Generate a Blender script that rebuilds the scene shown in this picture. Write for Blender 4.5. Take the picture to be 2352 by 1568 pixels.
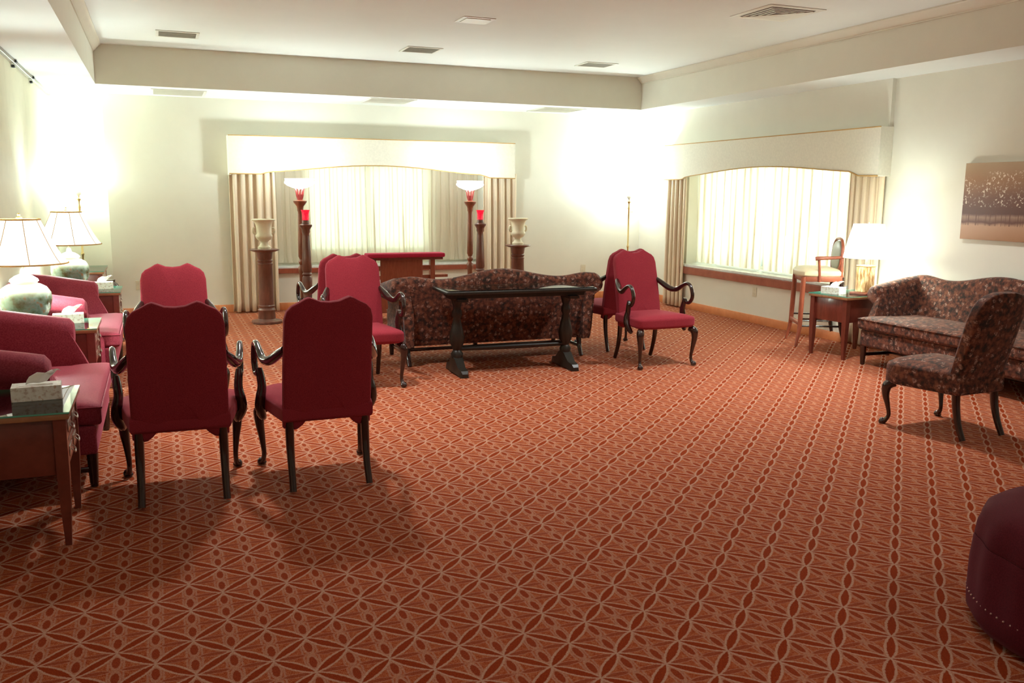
import bpy, bmesh, math, random
from mathutils import Vector, Matrix
random.seed(7)
for o in list(bpy.data.objects): bpy.data.objects.remove(o)
S = bpy.context.scene; C = S.collection; PI = math.pi
R = math.radians
# ---------------- camera ----------------
cam = bpy.data.cameras.new('camera'); camo = bpy.data.objects.new('camera', cam); C.objects.link(camo); S.camera = camo
yaw, pitch, roll = R(21.649), R(9.407), R(0.4498)
f = Vector((math.sin(yaw)*math.cos(pitch), math.cos(yaw)*math.cos(pitch), -math.sin(pitch)))
r = Vector((math.cos(yaw), -math.sin(yaw), 0)); u = r.cross(f)
r2 = math.cos(roll)*r + math.sin(roll)*u; u2 = -math.sin(roll)*r + math.cos(roll)*u
camo.matrix_world = Matrix(((r2.x, u2.x, -f.x, 0), (r2.y, u2.y, -f.y, 0), (r2.z, u2.z, -f.z, 1.6), (0, 0, 0, 1)))
cam.sensor_width = 36; cam.lens = 2037.8/2352*36; cam.clip_start = .05
# ---------------- world, exposure ----------------
W = bpy.data.worlds.new('daylight'); S.world = W; W.use_nodes = True
W.node_tree.nodes['Background'].inputs[0].default_value = (.80, 1, .86, 1)
W.node_tree.nodes['Background'].inputs[1].default_value = 1.6
vs = S.view_settings; vs.view_transform = 'Standard'; vs.look = 'None'; vs.gamma = 1; vs.use_curve_mapping = False; vs.exposure = 0.92
LAMP = (.82, 1.0, 1.0); BULB = 42; TORCH = 44; DAY = 12
def area(name, loc, rot, sx, sy, e, col):
    l = bpy.data.lights.new(name, 'AREA'); l.shape = 'RECTANGLE'; l.size = sx; l.size_y = sy; l.energy = e; l.color = col
    o = bpy.data.objects.new(name, l); o.location = loc; o.rotation_euler = rot; C.objects.link(o); return o
area('daylight_back', (2.85, 13.1, 1.4), (R(-90), 0, 0), 1.9, 1.3, DAY, (.80, 1, .92))
area('daylight_right', (7.75, 9.4, 1.4), (0, R(90), 0), 1.3, 3.2, DAY*5, (.86, .98, 1))
def point(name, loc, e, rad=.05, parent=None, col=LAMP):
    l = bpy.data.lights.new(name, 'POINT'); l.energy = e; l.color = col; l.shadow_soft_size = rad
    o = bpy.data.objects.new(name, l); o.location = loc; C.objects.link(o); o.parent = parent; return o
# fill lights added over the unseen rear half, no real fixtures
REAR_FILL = 10; MID_FILL = 21
for lx, ly in ((1.2, 1.2), (4.6, .6)): area('rear_fill_light', (lx, ly, 3.2), (0, 0, 0), .6, .6, REAR_FILL, (1, .95, .88))
for lx, ly, q_ in ((.9, 6.6, 1.2), (3.0, 6.4, .35), (5.0, 5.9, 1.25)):   # invented fill lights above the frame, added to brighten mid-room
    l_ = area('mid_room_fill_light', (lx, ly, 3.22), (0, 0, 0), .22, .22, MID_FILL*q_, (.96, .98, .96)); l_.data.spread = R(120)
# ---------------- materials ----------------
MT = {}
class N:
    def __init__(s, name):
        m = bpy.data.materials.new(name); m.use_nodes = True; s.m = m; s.t = m.node_tree; s.n = s.t.nodes; s.b = s.n['Principled BSDF']; MT[name] = m
    def new(s, t, **k):
        x = s.n.new(t)
        for a, v in k.items(): setattr(x, a, v)
        return x
    def link(s, a, b): s.t.links.new(a, b)
    def val(s, x, i, v):
        if hasattr(v, 'is_output'): s.link(v, x.inputs[i])
        else: x.inputs[i].default_value = v
    def math(s, op, a, b=0.0, c=0.0):
        x = s.new('ShaderNodeMath', operation=op)
        for i, v in enumerate((a, b, c)): s.val(x, i, v)
        return x.outputs[0]
    def mix(s, fac, a, b):
        x = s.new('ShaderNodeMix', data_type='RGBA'); s.val(x, 0, fac); s.val(x, 6, a); s.val(x, 7, b); return x.outputs[2]
    def coord(s, out='Object'): return s.new('ShaderNodeTexCoord').outputs[out]
    def noise(s, scale, detail=3, vec=None, rough=.6):
        x = s.new('ShaderNodeTexNoise'); x.inputs['Scale'].default_value = scale; x.inputs['Detail'].default_value = detail; x.inputs['Roughness'].default_value = rough
        s.link(vec if vec is not None else s.coord(), x.inputs['Vector']); return x.outputs['Fac']
    def ramp(s, fac, stops):
        x = s.new('ShaderNodeValToRGB'); e = x.color_ramp.elements
        while len(e) < len(stops): e.new(.5)
        for q, (p, c) in zip(e, stops): q.position = p; q.color = c if len(c) == 4 else (*c, 1)
        s.link(fac, x.inputs[0]); return x.outputs[0]
    def bump(s, h, strength=.3, dist=.01):
        x = s.new('ShaderNodeBump'); x.inputs['Strength'].default_value = strength; x.inputs['Distance'].default_value = dist
        s.link(h, x.inputs['Height']); s.link(x.outputs[0], s.b.inputs['Normal'])
def plain(name, col, rough=.6, metal=0, spec=.5, var=0, vs_=8, bump=0, bs=60, **k):
    n = N(name); n.b.inputs['Roughness'].default_value = rough; n.b.inputs['Metallic'].default_value = metal
    n.b.inputs['Specular IOR Level'].default_value = spec; n.b.inputs['Base Color'].default_value = (*col, 1)
    if var:
        f = n.noise(vs_, 4)
        n.link(n.ramp(f, [(.3, tuple(c*(1-var) for c in col)), (.7, tuple(min(1, c*(1+var)) for c in col))]), n.b.inputs['Base Color'])
    if bump: n.bump(n.noise(bs, 3), bump, .004)
    if 'emit' in k: n.b.inputs['Emission Color'].default_value = (*k['emit'], 1); n.b.inputs['Emission Strength'].default_value = k['es']
    if 'sheen' in k: n.b.inputs['Sheen Weight'].default_value = k['sheen']; n.b.inputs['Sheen Tint'].default_value = (*k.get('tint', (1, .5, .5)), 1); n.b.inputs['Sheen Roughness'].default_value = .4
    return n.m
plain('wall_paint', (.80, .77, .66), .7, var=.02, vs_=3, bump=.05, bs=180)
plain('ceiling_paint', (.80, .82, .78), .75, var=.015, vs_=2, bump=.05, bs=150)
plain('trim_paint', (.78, .74, .62), .5, var=.02)
plain('pelmet_fabric', (.80, .76, .64), .85, var=.05, vs_=40, bump=.1, bs=300)
plain('pelmet_cord', (.55, .32, .10), .7, var=.1)
plain('marble_sill', (.75, .76, .72), .15, var=.12, vs_=12)
plain('white_frame', (.8, .8, .75), .4, var=.02)
plain('vent_metal', (.42, .40, .32), .5, var=.05)
plain('vent_dark', (.10, .06, .045), .7, var=.1)
plain('vent_white', (.78, .77, .68), .5, var=.03)
plain('track_metal', (.32, .30, .24), .4, .5, var=.05)
plain('hanger_dark', (.03, .03, .03), .5, var=.1)
plain('partition_vinyl', (.78, .76, .56), .7, var=.03, vs_=5, bump=.1, bs=200)
plain('brass', (.80, .62, .30), .28, .9, var=.06)
plain('silver_pull', (.60, .55, .48), .3, .9, var=.1)
plain('stone_urn', (.80, .72, .52), .6, var=.06, vs_=20, bump=.2, bs=60)
plain('porcelain_lid', (.75, .78, .70), .2, var=.05)
plain('bulb_glow', (.9, .9, .85), .4, emit=(1, 1, .93), es=9)
plain('tissue', (.9, .88, .82), .8, var=.02, vs_=30)
plain('outlet_plate', (.72, .66, .50), .4, var=.03)
plain('dark_hole', (.02, .015, .01), .8, var=.1)
plain('chair_welt', (.22, .015, .03), .7, var=.1)
plain('vase_glaze', (.05, .03, .02), .2, var=.3, vs_=20)
def wood(name, c1, c2, rough=.28, sc=(14, 2.5, 2.5), coat=.3):
    n = N(name); mp = n.new('ShaderNodeMapping'); n.link(n.coord(), mp.inputs[0]); mp.inputs['Scale'].default_value = sc
    f = n.noise(3, 5, mp.outputs[0], .65); n.link(n.ramp(f, [(.3, c1), (.7, c2)]), n.b.inputs['Base Color'])
    n.b.inputs['Roughness'].default_value = rough; n.b.inputs['Coat Weight'].default_value = coat; n.b.inputs['Coat Roughness'].default_value = .12
    n.bump(f, .06, .003); return n.m
wood('dark_mahogany', (.012, .004, .003), (.035, .010, .006), .18, coat=.6)
wood('cherry_wood', (.13, .024, .014), (.22, .050, .030), .3)
wood('red_wood', (.26, .055, .026), (.38, .10, .050), .4)
wood('oak_base', (.62, .20, .07), (.74, .28, .11), .45)
wood('walnut_turned', (.10, .034, .022), (.22, .080, .052), .35, (6, 6, 1.5))
wood('stand_wood', (.16, .045, .018), (.30, .095, .045), .35, (6, 6, 1.5))
wood('ebony_table', (.010, .009, .006), (.024, .018, .012), .38, coat=0)
def velvet(name, a, b, scale=260, rough=.85, sheen=.35):
    n = N(name); f = n.noise(scale, 2); g = n.noise(3, 2)
    c = n.ramp(f, [(.35, a), (.65, b)]); c2 = n.mix(n.math('MULTIPLY', g, .35), c, (b[0]*.9, b[1]*.8, b[2]*1.1, 1))
    n.link(c2, n.b.inputs['Base Color']); n.b.inputs['Roughness'].default_value = rough; n.b.inputs['Sheen Weight'].default_value = sheen
    n.b.inputs['Sheen Tint'].default_value = (1, .30, .40, 1); n.b.inputs['Specular IOR Level'].default_value = .15; n.bump(f, .25, .002); return n.m
velvet('burgundy_velvet', (.21, .015, .025), (.34, .034, .044), sheen=.2)
velvet('rose_damask', (.22, .022, .036), (.35, .052, .072), 120, .6, .4)
velvet('ottoman_velvet', (.07, .005, .010), (.11, .009, .016), 200, sheen=.1)
velvet('pad_velvet', (.38, .010, .040), (.52, .025, .07))
# floral upholstery
n = N('floral_tapestry'); v = n.new('ShaderNodeTexVoronoi'); v.feature = 'F1'; v.inputs['Scale'].default_value = 22; v.inputs['Randomness'].default_value = .9
nz = n.new('ShaderNodeTexNoise'); nz.inputs['Scale'].default_value = 14; nz.inputs['Detail'].default_value = 2; n.link(n.coord(), nz.inputs['Vector'])
vm = n.new('ShaderNodeVectorMath', operation='MULTIPLY_ADD'); n.link(nz.outputs['Color'], vm.inputs[0]); vm.inputs[1].default_value = (.05, .05, .05); n.link(n.coord(), vm.inputs[2]); n.link(vm.outputs[0], v.inputs['Vector'])
sep = n.new('ShaderNodeSeparateColor'); n.link(v.outputs['Color'], sep.inputs[0])
blos = n.ramp(v.outputs['Distance'], [(.26, (1, 1, 1)), (.46, (0, 0, 0))])
pet = n.ramp(n.noise(85, 3), [(.42, (0, 0, 0)), (.60, (1, 1, 1))])
tint = n.ramp(sep.outputs[0], [(.2, (.20, .065, .032)), (.45, (.36, .18, .12)), (.78, (.44, .28, .22))])
base = n.ramp(n.noise(26, 3), [(.36, (.028, .017, .012)), (.5, (.10, .032, .018)), (.66, (.21, .072, .038))])
fac = n.math('MULTIPLY', n.math('MULTIPLY', blos, pet), .95)
n.link(n.mix(fac, base, tint), n.b.inputs['Base Color']); n.b.inputs['Roughness'].default_value = .8; n.b.inputs['Specular IOR Level'].default_value = .2; n.bump(n.noise(250, 2), .3, .002)
n.b.inputs['Sheen Weight'].default_value = .12
# painting canvas
n = N('landscape_canvas'); sx = n.new('ShaderNodeSeparateXYZ'); n.link(n.coord(), sx.inputs[0]); zz = sx.outputs[2]; yy = sx.outputs[1]
zn = n.math('ADD', zz, n.math('MULTIPLY', n.math('SUBTRACT', n.noise(7, 3), .5), .05))
bg = n.ramp(n.math('DIVIDE', zn, .70), [(0, (.40, .20, .10)), (.19, (.50, .29, .18)), (.23, (.13, .05, .035)), (.30, (.34, .20, .14)), (.34, (.11, .045, .035)), (.55, (.17, .075, .05)), (.78, (.32, .16, .08)), (1, (.46, .32, .20))])
spots = n.ramp(n.noise(42, 2), [(.57, (0, 0, 0)), (.62, (1, 1, 1))]); clump = n.ramp(n.noise(6, 2), [(.42, (0, 0, 0)), (.56, (1, 1, 1))])
band = n.math('MULTIPLY', n.math('GREATER_THAN', zz, .30), n.math('LESS_THAN', zz, .62))
m1 = n.mix(n.math('MULTIPLY', n.math('MULTIPLY', spots, clump), n.math('MULTIPLY', band, .8)), bg, (.80, .66, .52, 1))
cx = n.new('ShaderNodeCombineXYZ'); n.link(yy, cx.inputs[0]); tr = n.ramp(n.noise(48, 2, cx.outputs[0]), [(.52, (0, 0, 0)), (.58, (1, 1, 1))])
tb = n.math('MULTIPLY', n.math('GREATER_THAN', zz, .13), n.math('LESS_THAN', zz, .26))
n.link(n.mix(n.math('MULTIPLY', tr, n.math('MULTIPLY', tb, .75)), m1, (.13, .05, .03, 1)), n.b.inputs['Base Color']); n.b.inputs['Roughness'].default_value = .6
# jar glaze
n = N('jar_glaze_lit_top'); sx = n.new('ShaderNodeSeparateXYZ'); n.link(n.coord(), sx.inputs[0])
body = n.ramp(n.noise(14, 4), [(.36, (.075, .06, .02)), (.46, (.11, .15, .10)), (.58, (.17, .23, .20)), (.70, (.26, .12, .05))])
top = n.ramp(n.math('MULTIPLY', sx.outputs[2], 2.5), [(.52, (0, 0, 0)), (.68, (1, 1, 1))])  # upper part paler: lamplight on the jar painted into the glaze
n.link(n.mix(top, body, (.55, .60, .52, 1)), n.b.inputs['Base Color']); n.b.inputs['Roughness'].default_value = .22; n.b.inputs['Coat Weight'].default_value = .4
# amber box lamp base
n = N('amber_lacquer'); mp = n.new('ShaderNodeMapping'); n.link(n.coord(), mp.inputs[0]); mp.inputs['Scale'].default_value = (1, 1, .25)
n.link(n.ramp(n.noise(34, 4, mp.outputs[0]), [(.38, (.30, .13, .05)), (.52, (.55, .36, .18)), (.64, (.85, .72, .45))]), n.b.inputs['Base Color']); n.b.inputs['Roughness'].default_value = .2; n.b.inputs['Metallic'].default_value = .3
# tissue box print
n = N('tissue_box_print'); v = n.noise(45, 3)
n.link(n.ramp(v, [(.36, (.62, .50, .42)), (.46, (.82, .79, .70)), (.62, (.88, .86, .80)), (.72, (.66, .48, .34))]), n.b.inputs['Base Color']); n.b.inputs['Roughness'].default_value = .5
# painted drawer front
n = N('painted_floral'); n.link(n.ramp(n.noise(26, 3), [(.40, (.30, .06, .035)), (.46, (.62, .55, .45)), (.6, (.70, .66, .56)), (.7, (.10, .07, .05))]), n.b.inputs['Base Color']); n.b.inputs['Roughness'].default_value = .4
# cloth with translucency
def cloth(name, col, trans, hole=0, rough=.8):
    n = N(name); n.b.inputs['Base Color'].default_value = (*col, 1); n.b.inputs['Roughness'].default_value = rough; n.b.inputs['Specular IOR Level'].default_value = .1
    f = n.noise(220, 2); n.link(n.ramp(f, [(.35, tuple(c*.93 for c in col)), (.65, col)]), n.b.inputs['Base Color'])
    t = n.new('ShaderNodeBsdfTranslucent'); t.inputs[0].default_value = (*col, 1); mx = n.new('ShaderNodeMixShader'); mx.inputs[0].default_value = trans
    out = n.n['Material Output']; n.link(n.b.outputs[0], mx.inputs[1]); n.link(t.outputs[0], mx.inputs[2])
    last = mx.outputs[0]
    if hole:
        tp = n.new('ShaderNodeBsdfTransparent'); m2 = n.new('ShaderNodeMixShader'); m2.inputs[0].default_value = hole
        n.link(last, m2.inputs[1]); n.link(tp.outputs[0], m2.inputs[2]); last = m2.outputs[0]
    n.link(last, out.inputs[0]); return n.m
cloth('drape_cloth', (.92, .76, .57), .12)
cloth('sheer_cloth', (.92, .82, .67), .5, .08)
# lamp shade: lit linen
n = N('lit_shade'); n.b.inputs['Base Color'].default_value = (.85, .83, .72, 1); n.b.inputs['Emission Color'].default_value = (1, 1, .90, 1)
g = n.noise(200, 2); n.link(n.ramp(g, [(.4, (.8, .78, .66)), (.6, (.87, .85, .75))]), n.b.inputs['Base Color']); n.b.inputs['Emission Strength'].default_value = .6
n = N('lit_drum_shade'); n.b.inputs['Emission Color'].default_value = (.92, 1, .92, 1); g = n.noise(200, 2); n.link(n.ramp(g, [(.4, (.8, .78, .66)), (.6, (.87, .85, .75))]), n.b.inputs['Base Color']); n.b.inputs['Emission Strength'].default_value = 4.5
n = N('lit_glass_bowl'); n.b.inputs['Emission Color'].default_value = (1, 1, .93, 1); n.b.inputs['Emission Strength'].default_value = 6; n.b.inputs['Base Color'].default_value = (.9, .9, .86, 1)
g = n.noise(60, 2); n.link(n.ramp(g, [(.4, (.86, .86, .8)), (.6, (.92, .92, .88))]), n.b.inputs['Base Color'])
tp = n.new('ShaderNodeBsdfTransparent'); mx = n.new('ShaderNodeMixShader'); mx.inputs[0].default_value = .3; n.link(n.b.outputs[0], mx.inputs[1]); n.link(tp.outputs[0], mx.inputs[2]); n.link(mx.outputs[0], n.n['Material Output'].inputs[0])
def glass(name, col, glossy=.12, rough=.02):
    n = N(name); tp = n.new('ShaderNodeBsdfTransparent'); tp.inputs[0].default_value = (*col, 1); gl = n.new('ShaderNodeBsdfGlossy'); gl.inputs['Roughness'].default_value = rough
    fr = n.new('ShaderNodeFresnel'); fr.inputs[0].default_value = 1.5; mx = n.new('ShaderNodeMixShader'); n.link(fr.outputs[0], mx.inputs[0]); n.link(tp.outputs[0], mx.inputs[1]); n.link(gl.outputs[0], mx.inputs[2])
    n.link(mx.outputs[0], n.n['Material Output'].inputs[0]); return n.m
glass('window_glass', (.96, 1, .97)); glass('table_glass', (.86, .97, .91))
n = N('ruby_glass'); n.b.inputs['Base Color'].default_value = (.75, .02, .05, 1); n.b.inputs['Roughness'].default_value = .15; n.b.inputs['Emission Color'].default_value = (1, .02, .08, 1); n.b.inputs['Emission Strength'].default_value = .2
n.b.inputs['Transmission Weight'].default_value = .4
g = n.noise(50, 2); n.link(n.ramp(g, [(.35, (.60, .01, .05)), (.65, (.90, .05, .09))]), n.b.inputs['Base Color'])
# carpet: lattice of leaf shapes
n = N('carpet_lattice'); sx = n.new('ShaderNodeSeparateXYZ')
wv = n.new('ShaderNodeTexNoise'); wv.inputs['Scale'].default_value = 90; wv.inputs['Detail'].default_value = 2; n.link(n.coord(), wv.inputs['Vector'])
va = n.new('ShaderNodeVectorMath', operation='MULTIPLY_ADD'); n.link(wv.outputs['Color'], va.inputs[0]); va.inputs[1].default_value = (.008, .008, 0); n.link(n.coord(), va.inputs[2]); n.link(va.outputs[0], sx.inputs[0])
M = n.math
U = M('DIVIDE', M('ADD', sx.outputs[0], .0875-.004), .1265); V = M('DIVIDE', M('ADD', sx.outputs[1], -3.323-.004), .1247)
P = M('MULTIPLY', M('ADD', U, V), .5); Q = M('MULTIPLY', M('SUBTRACT', U, V), .5)
def rnd(x): return M('FLOOR', M('ADD', x, .5))
def dist(x): return M('ABSOLUTE', M('SUBTRACT', x, rnd(x)))
def step(x, e=.012):   # 1 where x>0, soft
    q = n.new('ShaderNodeMapRange', interpolation_type='SMOOTHSTEP'); n.val(q, 0, x); q.inputs[1].default_value = -e; q.inputs[2].default_value = e; return q.outputs[0]
def leaf(across, along, w, pw=.8):   # vesica along an edge between lattice nodes
    s = M('POWER', M('MAXIMUM', M('SINE', M('MULTIPLY', M('FRACT', along), PI)), .0001), pw)
    return M('MULTIPLY', s, w)
dq, dp = dist(Q), dist(P)
lp = leaf(dq, P, .108, .65); lq = leaf(dp, Q, .108, .65)
dark1 = step(M('SUBTRACT', lp, M('ADD', dq, .022))); dark2 = step(M('SUBTRACT', lq, M('ADD', dp, .022)))
out1 = step(M('SUBTRACT', M('ADD', lp, .030), dq)); out2 = step(M('SUBTRACT', M('ADD', lq, .030), dp))
# bead chain along y on every column
I = rnd(U); du = M('ABSOLUTE', M('SUBTRACT', U, I)); tv = M('FRACT', M('MULTIPLY', M('SUBTRACT', V, I), .5))
def blob(a, ra, b, rb): return M('SQRT', M('ADD', M('POWER', M('DIVIDE', a, ra), 2), M('POWER', M('DIVIDE', b, rb), 2)))
bt = M('SUBTRACT', M('ABSOLUTE', M('SUBTRACT', tv, .5)), .22)
bd = blob(du, .105, bt, .15); bead = step(M('SUBTRACT', 1, bd), .10); beado = step(M('SUBTRACT', 1.55, bd), .15)
line = step(M('SUBTRACT', .030, M('ABSOLUTE', M('SUBTRACT', du, .20))), .015)
# slim horizontal leaves along x on every row
J = rnd(V); dv = M('ABSOLUTE', M('SUBTRACT', V, J)); tu = M('FRACT', M('MULTIPLY', M('SUBTRACT', U, J), .5))
hb = M('SUBTRACT', M('ABSOLUTE', M('SUBTRACT', tu, .5)), .25)
hd = blob(dv, .085, hb, .17); hl = step(M('SUBTRACT', 1, hd), .12); hlo = step(M('SUBTRACT', 1.35, hd), .15)
dark = M('MAXIMUM', M('MAXIMUM', dark1, dark2), M('MAXIMUM', M('MULTIPLY', bead, .95), M('MULTIPLY', hl, .8)))
outl = M('MAXIMUM', M('MAXIMUM', out1, out2), M('MAXIMUM', M('MULTIPLY', beado, .55), M('MAXIMUM', M('MULTIPLY', hlo, .4), M('MULTIPLY', line, .5))))
mp = n.new('ShaderNodeMapping'); n.link(n.coord(), mp.inputs[0]); mp.inputs['Scale'].default_value = (1, .25, 1)
fib = n.noise(420, 2, mp.outputs[0]); patch = n.noise(60, 3)
ground = n.ramp(n.math('ADD', n.math('MULTIPLY', fib, .6), n.math('MULTIPLY', patch, .4)), [(.38, (.27, .034, .008)), (.5, (.38, .080, .024)), (.60, (.46, .165, .068))])
tan = n.ramp(fib, [(.35, (.42, .20, .125)), (.65, (.56, .33, .23))]); rust = n.ramp(fib, [(.35, (.21, .022, .004)), (.65, (.32, .045, .006))])
n.link(n.mix(dark, n.mix(outl, ground, tan), rust), n.b.inputs['Base Color']); n.b.inputs['Roughness'].default_value = .95; n.b.inputs['Specular IOR Level'].default_value = .08
n.bump(fib, .4, .003)
# ---------------- object helpers ----------------
def tag(o, label, cat, group=None):
    o['label'] = label; o['category'] = cat
    if group: o['group'] = group
    return o
def finish(name, bm, m, parent=None, smooth=True, angle=45):
    bmesh.ops.recalc_face_normals(bm, faces=bm.faces)
    me = bpy.data.meshes.new(name); bm.to_mesh(me); bm.free()
    o = bpy.data.objects.new(name, me); C.objects.link(o); me.materials.append(MT[m])
    if smooth:
        for p in me.polygons: p.use_smooth = True
        md = me
        try: me.set_sharp_from_angle(angle=R(angle))
        except Exception: pass
    if parent: o.parent = parent
    return o
def thing(name, label, cat, loc=(0, 0, 0), rz=0, group=None):
    o = bpy.data.objects.new(name, None); o.empty_display_size = .1; C.objects.link(o); o.location = loc; o.rotation_euler = (0, 0, rz); return tag(o, label, cat, group)
def dup(root, loc, rz, label):
    def rec(o, par):
        c = o.copy(); C.objects.link(c)
        if par is not None: c.parent = par
        for ch in [x for x in bpy.data.objects if x.parent == o and x not in made]: 
            rec(ch, c)
        made.add(c); return c
    made = set(); c = rec(root, None); c.location = loc; c.rotation_euler = (0, 0, rz); c['label'] = label; return c
def add_box(bm, x0, x1, y0, y1, z0, z1, bev=0, seg=2, mat=None):
    g = bmesh.ops.create_cube(bm, size=1); vs_ = g['verts']
    for v in vs_: v.co = Vector((x0+(v.co.x+.5)*(x1-x0), y0+(v.co.y+.5)*(y1-y0), z0+(v.co.z+.5)*(z1-z0)))
    if bev:
        es = list({e for v in vs_ for e in v.link_edges}); rr = bmesh.ops.bevel(bm, geom=es, offset=bev, segments=seg, affect='EDGES', profile=.5); vs_ = list({v for f_ in rr['faces'] for v in f_.verts} | {v for v in vs_ if v.is_valid})
    if mat is not None: bmesh.ops.transform(bm, matrix=mat, verts=[v for v in vs_ if v.is_valid])
def box(name, m, parent, *a, bev=.004, seg=2):
    bm = bmesh.new(); add_box(bm, *a, bev=bev, seg=seg); return finish(name, bm, m, parent, angle=20 if bev < .009 else 50)
def loft(bm, loops, caps=True, closed=True):
    rows = [[bm.verts.new(p) for p in L] for L in loops]; k = len(rows[0])
    for a, b in zip(rows, rows[1:]):
        for i in range(k if closed else k-1):
            j = (i+1) % k; bm.faces.new((a[i], a[j], b[j], b[i]))
    if caps: bm.faces.new(rows[0][::-1]); bm.faces.new(rows[-1])
def add_lathe(bm, prof, seg=32, cx=0, cy=0, caps=True):
    loft(bm, [[(cx+rr*math.cos(2*PI*i/seg), cy+rr*math.sin(2*PI*i/seg), z) for i in range(seg)] for rr, z in prof], caps)
def lathe(name, m, parent, prof, seg=32, cx=0, cy=0, caps=True, angle=45):
    bm = bmesh.new(); add_lathe(bm, prof, seg, cx, cy, caps); return finish(name, bm, m, parent, angle=angle)
def spline(pts, n_=6):   # Catmull-Rom through tuples of any length
    P_ = [pts[0]]+list(pts)+[pts[-1]]; out = []
    for i in range(1, len(P_)-2):
        a, b, c, d = P_[i-1:i+3]
        for k in range(n_):
            t = k/n_; out.append(tuple(.5*((2*b[q])+(-a[q]+c[q])*t+(2*a[q]-5*b[q]+4*c[q]-d[q])*t*t+(-a[q]+3*b[q]-3*c[q]+d[q])*t**3) for q in range(len(b))))
    out.append(tuple(pts[-1])); return out
def add_tube(bm, pts, seg=10, flat=1.0, n_=6, sm=True):   # pts: (x,y,z,r)
    P_ = spline(pts, n_) if sm else pts; loops = []; up = None
    for i, p in enumerate(P_):
        a = Vector(P_[max(0, i-1)][:3]); b = Vector(P_[min(len(P_)-1, i+1)][:3]); d = (b-a).normalized()
        if up is None: up = d.orthogonal().normalized() if abs(d.x) > .9 else d.cross(Vector((1, 0, 0))).normalized()
        up = (up-d*up.dot(d)).normalized(); s = d.cross(up)
        loops.append([Vector(p[:3])+(up*math.cos(t)+s*flat*math.sin(t))*p[3] for t in [2*PI*k/seg for k in range(seg)]])
    loft(bm, loops)
def tube(name, m, parent, pts, **k):
    bm = bmesh.new(); add_tube(bm, pts, **k); return finish(name, bm, m, parent, angle=60)
def puff(bm, outline, d0, d1, fn, bulge0=.01, bulge1=.01, rnd_=.02):
    """pillow prism: 2D outline swept from depth d0 to d1; fn(a,b,d) maps to 3D"""
    ca = sum(p[0] for p in outline)/len(outline); cb = sum(p[1] for p in outline)/len(outline)
    ea = max(abs(p[0]-ca) for p in outline); eb = max(abs(p[1]-cb) for p in outline)
    def ring(ins, d): return [fn(ca+(p[0]-ca)*(1-ins/ea), cb+(p[1]-cb)*(1-ins/eb), d) for p in outline]
    L = []; mn = min(ea, eb)
    for ins, k in ((mn*.97, 1), (mn*.7, .94), (mn*.45, .75), (mn*.22, .40), (rnd_*1.1, .0)): L.append(ring(ins, d0-bulge0*k))
    for t in (.5, .85): L.append(ring(rnd_*(1-math.sin(t*PI/2)), d0+rnd_*(1-math.cos(t*PI/2))))
    L.append(ring(0, d0+rnd_)); L.append(ring(0, d1-rnd_))
    for t in (.85, .5): L.append(ring(rnd_*(1-math.sin(t*PI/2)), d1-rnd_*(1-math.cos(t*PI/2))))
    for ins, k in ((rnd_*1.1, .0), (mn*.22, .40), (mn*.45, .75), (mn*.7, .94), (mn*.97, 1)): L.append(ring(ins, d1+bulge1*k))
    loft(bm, L)
def struct(o): o['kind'] = 'structure'; return o
def quadmesh(name, m, faces, sub=None):
    bm = bmesh.new()
    for f_ in faces: bm.faces.new([bm.verts.new(p) for p in f_])
    bmesh.ops.remove_doubles(bm, verts=bm.verts, dist=1e-4); me = bpy.data.meshes.new(name); bm.to_mesh(me); bm.free()
    o = bpy.data.objects.new(name, me); C.objects.link(o); me.materials.append(MT[m]); return struct(o)
# ---------------- room shell ----------------
XL, XR, YB, YF, H1, H2 = -1.19, 7.10, 12.46, -3.0, 2.80, 3.24
bm = bmesh.new(); add_box(bm, -1.6, 7.9, YF-.2, 13.3, -.12, 0); struct(finish('floor', bm, 'carpet_lattice', smooth=False))
bm = bmesh.new()
add_box(bm, -.58, 6.47, -1.5, 11.40, H2, H2+.12)
add_box(bm, -1.6, -.58, YF-.2, 13.3, H1, H2+.12); add_box(bm, 6.47, 7.9, YF-.2, 13.3, H1, H2+.12)
add_box(bm, -.58, 6.47, 11.40, 13.3, H1, H2+.12); add_box(bm, -.58, 6.47, YF-.2, -1.5, H1, H2+.12)
ce = struct(finish('ceiling', bm, 'ceiling_paint', smooth=False)); ce.data.materials.append(MT['wall_paint'])
for p in ce.data.polygons:
    if abs(p.normal.z) < .5: p.material_index = 1
def molding(name, x, sgn):
    bm = bmesh.new(); pr = [(0, 0), (.085, 0), (.085, -.012), (.066, -.02), (.058, -.036), (.036, -.052), (.026, -.07), (.012, -.078), (.012, -.09), (0, -.09)]
    loft(bm, [[(x+sgn*a, y, H2+b) for a, b in pr] for y in (-1.5, 11.395)]); struct(finish(name, bm, 'trim_paint'))
molding('trim_1', -.58, 1); molding('trim_2', 6.47, -1)
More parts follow.
